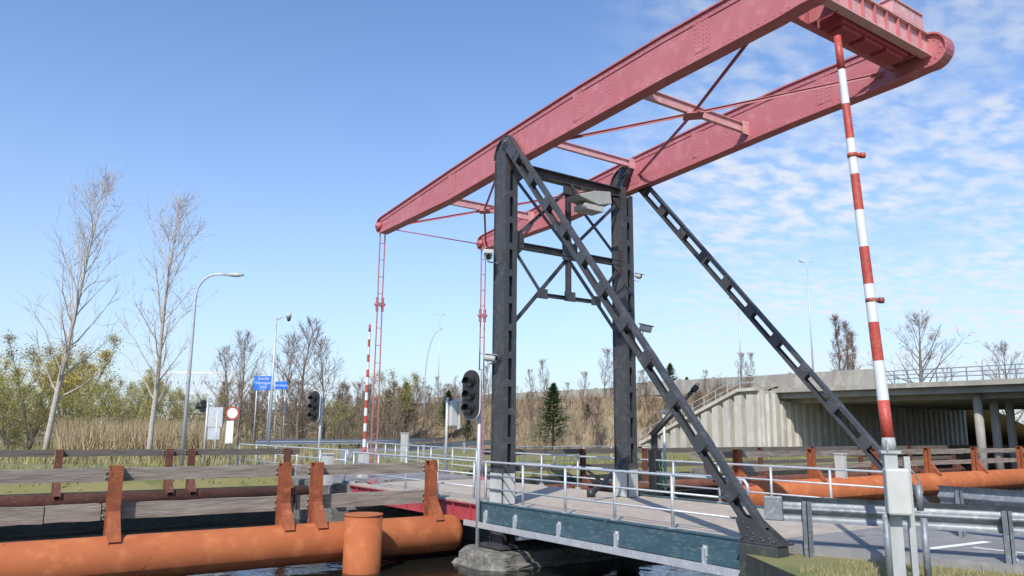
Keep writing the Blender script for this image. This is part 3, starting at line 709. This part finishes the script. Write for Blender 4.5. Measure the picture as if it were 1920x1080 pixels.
# hydraulic drive
o=thing('hydraulic_drive','black hydraulic cylinder and pump unit beside the far column','bridge machinery',(W+.8,-.3,0)); m=MB()
m.tube([(W+.30,-.45,1.75),(W+.9,-1.05,2.65)],.095,14); m.tube([(W+.9,-1.05,2.65),(W+1.2,-1.35,3.12)],.055,12); m.tube([(W+.86,-1.01,2.6),(W+.93,-1.08,2.70)],.115,14)
make(m,'cylinder',BLACK,o); m=MB(); m.tube([(W+1.17,-1.32,3.06),(W+1.26,-1.41,3.2)],.085,12); make(m,'bearing_block',BLACK,o)
m=MB(); m.box(W+.42,W+.70,-.48,-.18,.0,1.35); m.tube([(W+.56,-.32,1.35),(W+.56,-.32,1.85)],.10,12); make(m,'pump_housing',BLACK,o,bevel=.03)
m=MB()
for k in range(3): m.tube([(W+.46+.08*k,-.55,1.1),(W+.46+.08*k,-.65,.7),(W+.5+.08*k,-.58,.3),(W+.46+.08*k,-.55,.02)],.013,6)
make(m,'hose',GREENC,o)
m=MB(); m.bar((W-2.0,-.4,.15),(W-.4,-.2,1.15),.09,.09); m.bar((W-1.9,.1,.9),(W-.9,-.1,.2),.07,.07); m.tube([(W-2.0,-.4,.1),(W-2.0,-.4,.3)],.12,10); make(m,'drive_rod',BLACK,o)
p=site(1248,27,-.1); o=thing('sign_post','slim pale post behind the far railing','post',p); m=MB(); pole(m,p,2.6,.05); make(m,'pole',GALV,o); m=MB(); m.box(p.x-.08,p.x+.08,p.y-.08,p.y+.08,2.5,2.62); make(m,'cap',GALVD,o)
for b,D,h,wd in ((762,45,1.6,.30),(620,27,1.0,.26),(1575,33,1.0,.25)):
    p=site(b,D,0); m=MB(); m.box(p.x-wd/2,p.x+wd/2,p.y-.2,p.y+.2,.0,h); m.box(p.x-wd/2-.03,p.x+wd/2+.03,p.y-.23,p.y+.23,h,h+.05); m.box(p.x-wd/2+.05,p.x+wd/2-.05,p.y-.21,p.y-.2,.1,h-.1)
    make(m,'utility_cabinet',OFFW,org=p,label='grey utility cabinet standing on the bank',cat='cabinet',group='utility cabinets',bevel=.015)
# ------------------------------------------------------------------ overpass, embankment
OV=thing('overpass','pale concrete motorway overpass with ribbed abutment crossing the canal','overpass',(43,0,0))
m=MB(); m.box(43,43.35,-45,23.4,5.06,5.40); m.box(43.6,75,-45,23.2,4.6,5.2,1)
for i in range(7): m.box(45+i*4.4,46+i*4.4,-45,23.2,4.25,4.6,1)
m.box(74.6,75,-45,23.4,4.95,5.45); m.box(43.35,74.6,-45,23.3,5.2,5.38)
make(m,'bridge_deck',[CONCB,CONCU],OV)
m=MB(); m.box(43.5,75,23.2,24,0,4.6)
x=43.7
while x<75: m.prism([(x,23.2),(x+.15,22.95),(x+.55,22.95),(x+.7,23.2)],2,0,4.4); x+=1.0
make(m,'abutment',CONC,OV)
def wz(y): return 5.15 if y<25 else 5.15+(y-25)*(.6-5.15)/11.5
m=MB(); wt=[(23.2,5.2),(25,5.15),(36.5,.6),(36.5,0),(23.2,0)]
m.prism(wt,0,41.2,41.6); y=23.4
while y<36: 
    z1,z2=wz(y)-.30,wz(y+.65)-.30
    m.prism([(y,0),(y+.65,0),(y+.65,z2),(y,z1)],0,40.6,41.2); y+=1.2
m.bar((41.2,23.2,5.3),(41.2,25,5.25),1.1,.26); m.bar((41.2,25,5.25),(41.2,36.5,.7),1.1,.26)
x=41.7
m.box(41.4,43.5,22.99,23.2,0,5.2)
while x<43.3: m.prism([(x,22.99),(x+.12,22.8),(x+.45,22.8),(x+.57,22.99)],2,0,4.9); x+=.85
make(m,'wing_wall',CONC,OV)
for i in range(7):
    for yy in (8.2,-12):
        m=MB(); xx=44.8+i*2.4*(1 if i<3 else 1.6); m.tube([(xx,yy,-1.5),(xx,yy,4.6)],.28,18); make(m,'support_column',CONCB,OV)
m=MB()
for z in (6.3,6.0,5.72): m.bar((43.2,14,z),(43.2,-45,z),.05,.06)
y=14
while y>-30: m.box(43.17,43.23,y-.03,y+.03,5.40,6.3); y-=1.0
make(m,'railing',GALVD,OV)
m=MB()
for dz in (.45,.95): m.bar((41.1,22,5.4+dz),(41.1,25,5.4+dz),.05,.05); m.bar((41.1,25,5.4+dz),(41.1,37,.7+dz),.05,.05)
y=25
while y<37: m.box(41.07,41.13,y-.03,y+.03,wz(y)+.1,wz(y)+1.15); y+=1.3
make(m,'stair_railing',GALV,OV)
m=MB(); y=14.2
while y<80:
    zt_=6.62 if y<40 else 6.25
    m.box(43.9,44.1,y,y+3.96,5.3,zt_); m.box(43.82,44.18,y-.08,y+.08,5.3,zt_+.1); y+=4
make(m,'noise_barrier',CONCB,org=(44,45,5.3),label='long beige concrete noise barrier beside the motorway',cat='noise barrier')
em=MB(); sts=[(23.3,41.62,43.7,5.1),(25,41.62,43.8,5.0),(31,41.62,44.2,2.6),(36.5,41.62,44.3,.4),(42,36,44.5,.02),(55,32,45,.02),(80,31,45,.02),(110,33,46,.02),(160,38,48,.02),(240,46,52,.02)]
prev=None
def prof(t): s=t*t*(3-2*t); return s*.5+t*.5
for y,xf,xc,zf in sts:
    zt=5.6 if y<170 else 4.5
    row=[]
    for k in range(9):
        t=k/8; row.append((xf+(xc-xf)*t,y,zf+(zt-zf)*prof(t)))
    row.append((xc+34,y,zt+.02)); row.append((xc+60,y,0))
    if prev:
        k=len(row); em.add(prev+row,[(j,j+1,k+j+1,k+j) for j in range(k-1)],0,True)
    prev=row
make(em,'embankment',EMB,kind='structure')
mw=MB(); mw.box(46.5,74,24.4,240,5.3,5.66); make(mw,'motorway',ASPH,kind='structure')
# ------------------------------------------------------------------ vegetation
def ribbon(M,p,q,w0,w1,m=0):
    d=(q-p); s=d.cross(Vector((R.uniform(-1,1),R.uniform(-1,1),R.uniform(-1,1))))
    if s.length<1e-6: return
    s.normalize(); M.add([p-s*w0,p+s*w0,q+s*w1,q-s*w1],[(0,1,2,3)],m)
def leafq(M,c,s,m=0):
    a=Vector((R.gauss(0,1),R.gauss(0,1),R.gauss(0,1))).normalized()*s; b=a.orthogonal().normalized()*(s*R.uniform(.4,.8))
    M.add([c-a,c+b*.8,c+a,c-b],[(0,1,2,3)],m)
def grow(seed,h,r0,start=.22,limbs=26,llen=.34,elev=(25,60),sub=7,twn=6,lean=(0,0),leaf=0,lsize=.09,twig=.35,tw=.012,stems=1,upb=.35,shape='oval',trunkbend=.03,lspread=.08):
    global R; R=random.Random(seed)
    wood=MB();tws=MB()
    def walk(p,d,L,n,bend,up):
        pts=[p.copy()]
        for i in range(n):
            d=(d+Vector((R.gauss(0,bend),R.gauss(0,bend),R.gauss(0,bend)+up/n))).normalized(); p=p+d*(L/n); pts.append(p.copy())
        return pts,d
    for st in range(stems):
        az=R.uniform(0,6.28); ln=Vector((lean[0],lean[1],0)) if stems==1 else Vector((math.cos(az)*R.uniform(.1,.45),math.sin(az)*R.uniform(.1,.45),0))
        hh=h if stems==1 else h*R.uniform(.65,1)
        pts,_=walk(Vector((0,0,-.2)),Vector((ln.x,ln.y,1)).normalized(),hh,12,trunkbend,.1)
        rr0=r0/(stems**.5); wood.tube(pts,[max(.012,rr0*(1-i/12)**.8+.01) for i in range(13)],7)
        n=max(3,int(limbs/stems))
        for i in range(n):
            t=start+(1-start)*((i+.5)/n)**.9; t=min(t,.985); k=t*12; j=int(k); p=pts[j].lerp(pts[min(j+1,12)],k-j)
            u=(t-start)/(1-start)
            if shape=='oval': f=math.sin(math.pi*min(1,(u*.8+.18)))**.7
            elif shape=='round': f=(1-u**2.2)*.9+.15
            else: f=.5+.5*(1-u)
            L=hh*llen*f*R.uniform(.7,1.15); az=i*2.399+R.uniform(-.5,.5); el=math.radians(min(85,R.uniform(*elev)+25*u))
            d=Vector((math.cos(az)*math.cos(el),math.sin(az)*math.cos(el),math.sin(el)))
            lp,_=walk(p,d,L,6,.12,upb); rl=max(.012,rr0*(1-t)**.8*.38); wood.tube(lp,[rl*(1-q/6.5)+.006 for q in range(7)],5,cap=False)
            for s in range(sub):
                tt=R.uniform(.2,1); k=tt*6; j=min(5,int(k)); p2=lp[j].lerp(lp[j+1],k-j); dd=(lp[j+1]-lp[j]).normalized()
                d2=(dd*1.1+Vector((R.gauss(0,.6),R.gauss(0,.6),R.gauss(.15,.5)))).normalized(); L2=L*R.uniform(.2,.45)*(1.15-tt*.5)+.15
                sp_,_=walk(p2,d2,L2,3,.15,upb); wood.tube(sp_,[.011,.009,.006,.004],3,cap=False)
                for q in range(twn):
                    tq=R.uniform(.2,1)*3; j2=min(2,int(tq)); p3=sp_[j2].lerp(sp_[j2+1],tq-j2)
                    d3=((sp_[j2+1]-sp_[j2]).normalized()+Vector((R.gauss(0,.55),R.gauss(0,.55),R.gauss(.15,.5)))).normalized(); L3=twig*R.uniform(.6,1.5)*h/10
                    pm=p3+d3*L3*.5; pe=pm+(d3+Vector((R.gauss(0,.25),R.gauss(0,.25),.15))).normalized()*L3*.5
                    ribbon(tws,p3,pm,tw,tw*.8); ribbon(tws,pm,pe,tw*.8,tw*.4)
                    for z in range(leaf): leafq(tws,p3.lerp(pe,R.uniform(.2,1.1))+Vector((R.gauss(0,lspread),R.gauss(0,lspread),R.gauss(0,lspread))),lsize*R.uniform(.6,1.3),1)
    return wood,tws
def tree(name,label,loc,gm,bark,tmats,group=None,rz=0,sc=1,cat='tree'):
    o=thing(name,label,cat,(0,0,0),group); make(gm[0],'trunk',bark,o); make(gm[1],'crown',tmats,o)
    o.location=loc; o.rotation_euler=(0,0,rz); o.scale=(sc,sc,sc); return o
T1=grow(1,16.2,.17,start=.20,limbs=38,llen=.30,elev=(38,62),sub=7,twn=4,lean=(.035,-.045),tw=.008,twig=.45,trunkbend=.02)
tree('bare_tree','tall bare pale-barked tree with a leaning trunk',site(92,46),T1,BARKW,[TWW])
T2=grow(12,13.7,.14,start=.20,limbs=34,llen=.29,elev=(38,62),sub=7,twn=4,lean=(.02,-.03),tw=.008,twig=.45,trunkbend=.02)
tree('bare_tree','tall bare pale tree beside the street lamp',site(286,42),T2,BARKW,[TWW])
T3=grow(3,9,.13,start=.12,limbs=26,llen=.4,elev=(20,55),sub=8,twn=6,tw=.010,twig=.4,shape='round',leaf=0)
bt=tree('bare_tree','rounded bare brown tree behind the signs',site(562,72),T3,BARKB,[TWB,LEAFB],'bare brown trees',0,1.25)
clone(bt,site(448,70),2,1.1); clone(bt,site(610,76),4,1.1); clone(bt,site(530,84),1,1.25); clone(bt,site(425,84),3,1.1)
T4=grow(4,9,.14,start=.04,limbs=24,llen=.45,elev=(10,50),sub=8,twn=7,tw=.010,twig=.4,shape='round',leaf=5,lsize=.062,stems=3,lspread=.22)
src=tree('willow_tree','broad willow in yellow-green spring leaf',site(120,60),T4,BARKB,[TWB,LEAFY],'willows on the bank',0,1.2)
for b,D,rz,s in ((20,66,1,1.05),(178,70,2,1.0),(-60,58,3,1.1),(60,84,4,1.5),(235,62,.7,.8),(262,90,5,1.1),(-10,74,2.2,1.2),(130,88,.4,1.4),(330,92,3.1,.9)):
    clone(src,site(b,D),rz,s)
T5=grow(5,6,.10,start=.03,limbs=22,llen=.45,elev=(15,55),sub=7,twn=6,tw=.010,twig=.45,shape='round',leaf=5,lsize=.055,stems=4,lspread=.18)
src=tree('bush','round bush breaking into green leaf',site(300,74),T5,BARKB,[TWB,LEAFG],'green bushes on the bank',0,1,'bush')
for b,D,rz,s in ((20,52,1,.75),(60,50,3,.7),(150,54,5,.7),(225,56,2,.8),(350,80,1,.9),(395,76,4,.8),(640,70,.3,.7),(690,78,2,.7),(745,88,1,1.35),(-30,47,2,.8),(195,60,.6,.85)):
    clone(src,site(b,D),rz,s)
B1=grow(6,5,.05,start=.1,limbs=16,llen=.33,elev=(35,70),sub=6,twn=4,tw=.010,twig=.5,shape='oval',leaf=0,stems=4)
B2=grow(7,5.5,.06,start=.2,limbs=18,llen=.3,elev=(30,65),sub=6,twn=4,tw=.010,twig=.5,shape='oval',leaf=1,lsize=.05,stems=1)
s1=tree('bare_shrub','slender leafless shrub on the dry embankment',(36,60,2),B1,BARKB,[TWB,LEAFB],'leafless shrubs on the embankment',cat='shrub')
s2=tree('bare_shrub','young leafless tree on the dry embankment',(38,75,3),B2,BARKB,[TWB,LEAFB],'leafless shrubs on the embankment',cat='shrub')
rg=random.Random(5)
def embz(x,y):
    for a,b in zip(sts[:-1],sts[1:]):
        if a[0]<=y<=b[0]:
            t=(y-a[0])/(b[0]-a[0]); xf=a[1]+(b[1]-a[1])*t; xc=a[2]+(b[2]-a[2])*t; zf=a[3]+(b[3]-a[3])*t
            if x<xf: return 0
            u=min(1,max(0,(x-xf)/(xc-xf))); return zf+(5.6-zf)*prof(u)
    return 0
for i in range(185):
    y=rg.uniform(38,135); x=rg.uniform(31,44.0)
    clone(rg.choice((s1,s2)),(x,y,embz(x,y)-.1),rg.uniform(0,6),rg.uniform(.5,.95))
for i in range(26):
    y=rg.uniform(25,40); x=rg.uniform(42.0,43.6)
    clone(rg.choice((s1,s2)),(x,y,embz(x,y)-.1),rg.uniform(0,6),rg.uniform(.35,.6))
for i in range(70):
    b=rg.uniform(390,760); D=rg.uniform(68,110)
    if 465<b<545 and D<90: D+=25
    p=site(b,D); clone(rg.choice((s1,s2)),(p.x,p.y,0 if p.x<31 else embz(p.x,p.y)),rg.uniform(0,6),rg.uniform(.8,1.3))
T6=grow(8,13,.33,start=.16,limbs=26,llen=.52,elev=(15,50),sub=9,twn=6,tw=.016,twig=.35,shape='round')
wt_=tree('bare_tree','wide spreading bare tree behind the overpass',site(1738,105),T6,BARKB,[TWB],'wide bare trees behind the overpass',0,1.28)
clone(wt_,site(1905,120),2,1.12)
T7=grow(9,15,.18,start=.06,limbs=46,llen=.15,elev=(60,78),sub=7,twn=5,tw=.018,twig=.35,shape='oval')
pt_=tree('poplar_tree','narrow leafless poplar beyond the overpass',site(1580,115),T7,BARKB,[TWB],'poplars beyond the overpass',0,1.25)
clone(pt_,site(1596,114),1.3,1.18); clone(pt_,site(1610,118),2.3,1.12)
def conifer(seed,h,w):
    r=random.Random(seed); wd=MB(); lv=MB(); wd.tube([(0,0,-.1),(0,0,h*.97)],[.12,.015],7)
    n=int(h*110)
    for i in range(n):
        t=r.random()**.75; z=h*(.05+.9*t); L=w*(1-t)**.85*r.uniform(.5,1.08)+.08; az=r.uniform(0,6.28); d=Vector((math.cos(az),math.sin(az),r.uniform(.05,.45)))
        p=Vector((0,0,z)); q=p+d*L; sd=Vector((-d.y,d.x,0)); 
        for k in range(5):
            f=.3+.7*k/4; c=p.lerp(q,f)+Vector((0,0,-.05*L*f)); s=.08+.10*(1-f)+.03*L
            a=(d.normalized()*r.uniform(.7,1.3)+sd*r.uniform(-.9,.9)+Vector((0,0,r.uniform(-.3,.4)))).normalized()*s*1.5; b=a.cross(Vector((r.uniform(-.4,.4),r.uniform(-.4,.4),1))).normalized()*s*.45
            lv.add([c-a*.5,c+b,c+a,c-b],[(0,1,2,3)])
    return wd,lv
K=conifer(3,5.2,2.2)
p=site(1040,66); kt=tree('pine_tree','dark green young pine on the dry embankment',(p.x,p.y,.4),K,BARKB,[NEED],'young pines',0,1.08)
for b,D,z,s in ((842,88,1.4,.95),(762,92,2.5,.95),(1262,80,5.0,.75),(955,92,2.6,.6),(880,84,.6,.5),(1293,85,5.2,.5),(730,99,3,.75),(1105,80,2.5,.4)):
    p=site(b,D); clone(kt,(p.x,p.y,z),b,s)
def mass(name,n,fn,mats,label,cat,size):
    M=MB()
    for i in range(n):
        c=fn(); leafq(M,c,size*R.uniform(.5,1.4))
    return make(M,name,mats,org=(0,0,0),label=label,cat=cat,kind='stuff')
R=random.Random(21)
cl=[]
for i in range(90):
    b=R.uniform(-160,720); D=R.uniform(95,150); cl.append((site(b,D),R.uniform(3,6.5),R.uniform(3,7)))
for i in range(40):
    b=R.uniform(1450,2150); D=R.uniform(135,190); cl.append((site(b,D),R.uniform(4,8),R.uniform(5,9)))
def fwood():
    p,r,h=R.choice(cl); a=R.uniform(0,6.28); q=r*R.random()**.5; return Vector((p.x+q*math.cos(a),p.y+q*math.sin(a),h*(1-(q/r)**2*.6)*R.random()**.6))
mass('distant_wood',36000,fwood,WOODS,'distant brownish green wood along the horizon','wood',.20)
def blades(name,n,fn,mats,label,cat,h,w):
    M=MB()
    for i in range(n):
        c,s=fn(); hh=h*s*R.uniform(.5,1.3); a=R.uniform(0,6.28); sd=Vector((math.cos(a),math.sin(a),0))*w*R.uniform(.6,1.3); tp=c+Vector((R.gauss(0,.25)*hh,R.gauss(0,.25)*hh,hh))
        M.add([c-sd,c+sd,tp],[(0,1,2)])
    return make(M,name,mats,org=(0,0,0),label=label,cat=cat,kind='stuff')
def f1():
    b=R.uniform(-80,640);D=R.uniform(38,75)
    return site(b,D),1
blades('grass',9000,f1,BLADED,'rough green grass on the far bank','grass',.5,.04)
def f2():
    b=R.uniform(120,425);D=R.uniform(44,60); return site(b,D),1
blades('reed_bed',10000,f2,REED,'dry straw-coloured reeds on the bank','reeds',2.0,.03)
def f3():
    y=R.uniform(26,150);x=R.uniform(29,44.5)
    if y<38: x=R.uniform(41.8,43.7)
    return Vector((x,y,embz(x,y)-.05)),1
blades('dry_undergrowth',26000,f3,DRY,'dry brown undergrowth covering the embankment','undergrowth',.7,.045)
def f5():
    x=9;y=0
    while not (y<-9.5 and x < -.4+(-8.4-y)*.50-.12 and x> -.9-( -8.1-y)*.62+.15): x=-2.6+R.random()*4; y=-12.9+R.random()*4.6
    return Vector((x,y,-.14)),1
blades('grass',4200,f5,BLADED,'dry grass tufts under the guard rail','grass',.10,.006)
def f6():
    y=R.uniform(13.0,24); return Vector((R.uniform(-45,40),y,.02 if y>13.4 else (y-13.4)*.6)),1
blades('grass',10000,f6,BLADE,'short bank grass beside the canal','grass',.22,.03)
# ------------------------------------------------------------------ sun and sky
az=math.atan2(-.62,-.80); el=math.radians(43)
sd=Vector((math.cos(az)*math.cos(el),math.sin(az)*math.cos(el),math.sin(el)))
sl=bpy.data.lights.new('sun','SUN'); sl.energy=4.9; sl.angle=math.radians(.53); sl.color=(1,.95,.87)
so=bpy.data.objects.new('sun',sl); COL.objects.link(so); so.rotation_euler=sd.to_track_quat('Z','Y').to_euler()
wd=bpy.data.worlds.new('World'); scene.world=wd; wd.use_nodes=True; nt=wd.node_tree; N=nt.nodes; L=nt.links
bg=N['Background']; bg.inputs[1].default_value=.15
sky=N.new('ShaderNodeTexSky'); sky.sky_type='NISHITA'; sky.sun_disc=False; sky.sun_elevation=el; sky.sun_rotation=math.atan2(sd.x,sd.y)
sky.air_density=1.0; sky.dust_density=.6; sky.ozone_density=2.0
tn=N.new('ShaderNodeMix'); tn.data_type='RGBA'; tn.blend_type='MULTIPLY'; tn.inputs[0].default_value=1; tn.inputs[7].default_value=(.98,1.20,1.46,1); L.new(sky.outputs[0],tn.inputs[6])
tc=N.new('ShaderNodeTexCoord'); sx=N.new('ShaderNodeSeparateXYZ'); L.new(tc.outputs['Generated'],sx.inputs[0])
def mth(op,a,b=None,clamp=False):
    n=N.new('ShaderNodeMath'); n.operation=op; n.use_clamp=clamp
    for i,v in enumerate((a,b)):
        if v is None: continue
        if isinstance(v,(int,float)): n.inputs[i].default_value=v
        else: L.new(v,n.inputs[i])
    return n.outputs[0]
zc_=mth('MAXIMUM',sx.outputs[2],0.0)
hz=mth('MULTIPLY',mth('POWER',mth('SUBTRACT',1.0,zc_,True),4.5),.85)
hm=N.new('ShaderNodeMix'); hm.data_type='RGBA'; L.new(hz,hm.inputs[0]); L.new(tn.outputs[2],hm.inputs[6]); hm.inputs[7].default_value=(4.5,5.0,5.75,1)
zz=mth('ADD',zc_,.12)
ux=mth('DIVIDE',sx.outputs[0],zz); uy=mth('DIVIDE',sx.outputs[1],zz)
cb=N.new('ShaderNodeCombineXYZ'); L.new(ux,cb.inputs[0]); L.new(uy,cb.inputs[1])
n1=N.new('ShaderNodeTexNoise'); n1.inputs['Scale'].default_value=1.1; n1.inputs['Detail'].default_value=3; L.new(cb.outputs[0],n1.inputs['Vector'])
mp=N.new('ShaderNodeMapping'); mp.inputs['Scale'].default_value=(1,1.35,1); mp.inputs['Rotation'].default_value=(0,0,.5); L.new(cb.outputs[0],mp.inputs[0])
n2=N.new('ShaderNodeTexNoise'); n2.inputs['Scale'].default_value=11; n2.inputs['Detail'].default_value=5; n2.inputs['Roughness'].default_value=.5; n2.inputs['Distortion'].default_value=.15; L.new(mp.outputs[0],n2.inputs['Vector'])
dt=N.new('ShaderNodeVectorMath'); dt.operation='DOT_PRODUCT'; L.new(tc.outputs['Generated'],dt.inputs[0]); dt.inputs[1].default_value=(.87,.40,.28)
mk_=N.new('ShaderNodeMapRange'); mk_.interpolation_type='SMOOTHSTEP'; mk_.inputs[1].default_value=.885; mk_.inputs[2].default_value=.985; L.new(dt.outputs['Value'],mk_.inputs[0])
c1=N.new('ShaderNodeMapRange'); c1.interpolation_type='SMOOTHSTEP'; c1.inputs[1].default_value=.30; c1.inputs[2].default_value=.62; L.new(n1.outputs[0],c1.inputs[0])
c2=N.new('ShaderNodeMapRange'); c2.interpolation_type='SMOOTHSTEP'; c2.inputs[1].default_value=.30; c2.inputs[2].default_value=.70; L.new(n2.outputs[0],c2.inputs[0])
cov=mth('MULTIPLY',mth('MULTIPLY',mth('ADD',mth('MULTIPLY',c1.outputs[0],.8),.2),c2.outputs[0]),mk_.outputs[0])
cov=mth('MULTIPLY',cov,.85,True)
mx=N.new('ShaderNodeMix'); mx.data_type='RGBA'; L.new(cov,mx.inputs[0]); L.new(hm.outputs[2],mx.inputs[6]); mx.inputs[7].default_value=(5.7,5.9,6.2,1)
L.new(mx.outputs[2],bg.inputs[0])
scene.view_settings.view_transform='Standard'; scene.view_settings.look='None'; scene.view_settings.exposure=0
for o in bpy.data.objects:
    if '_w' in o: del o['_w']
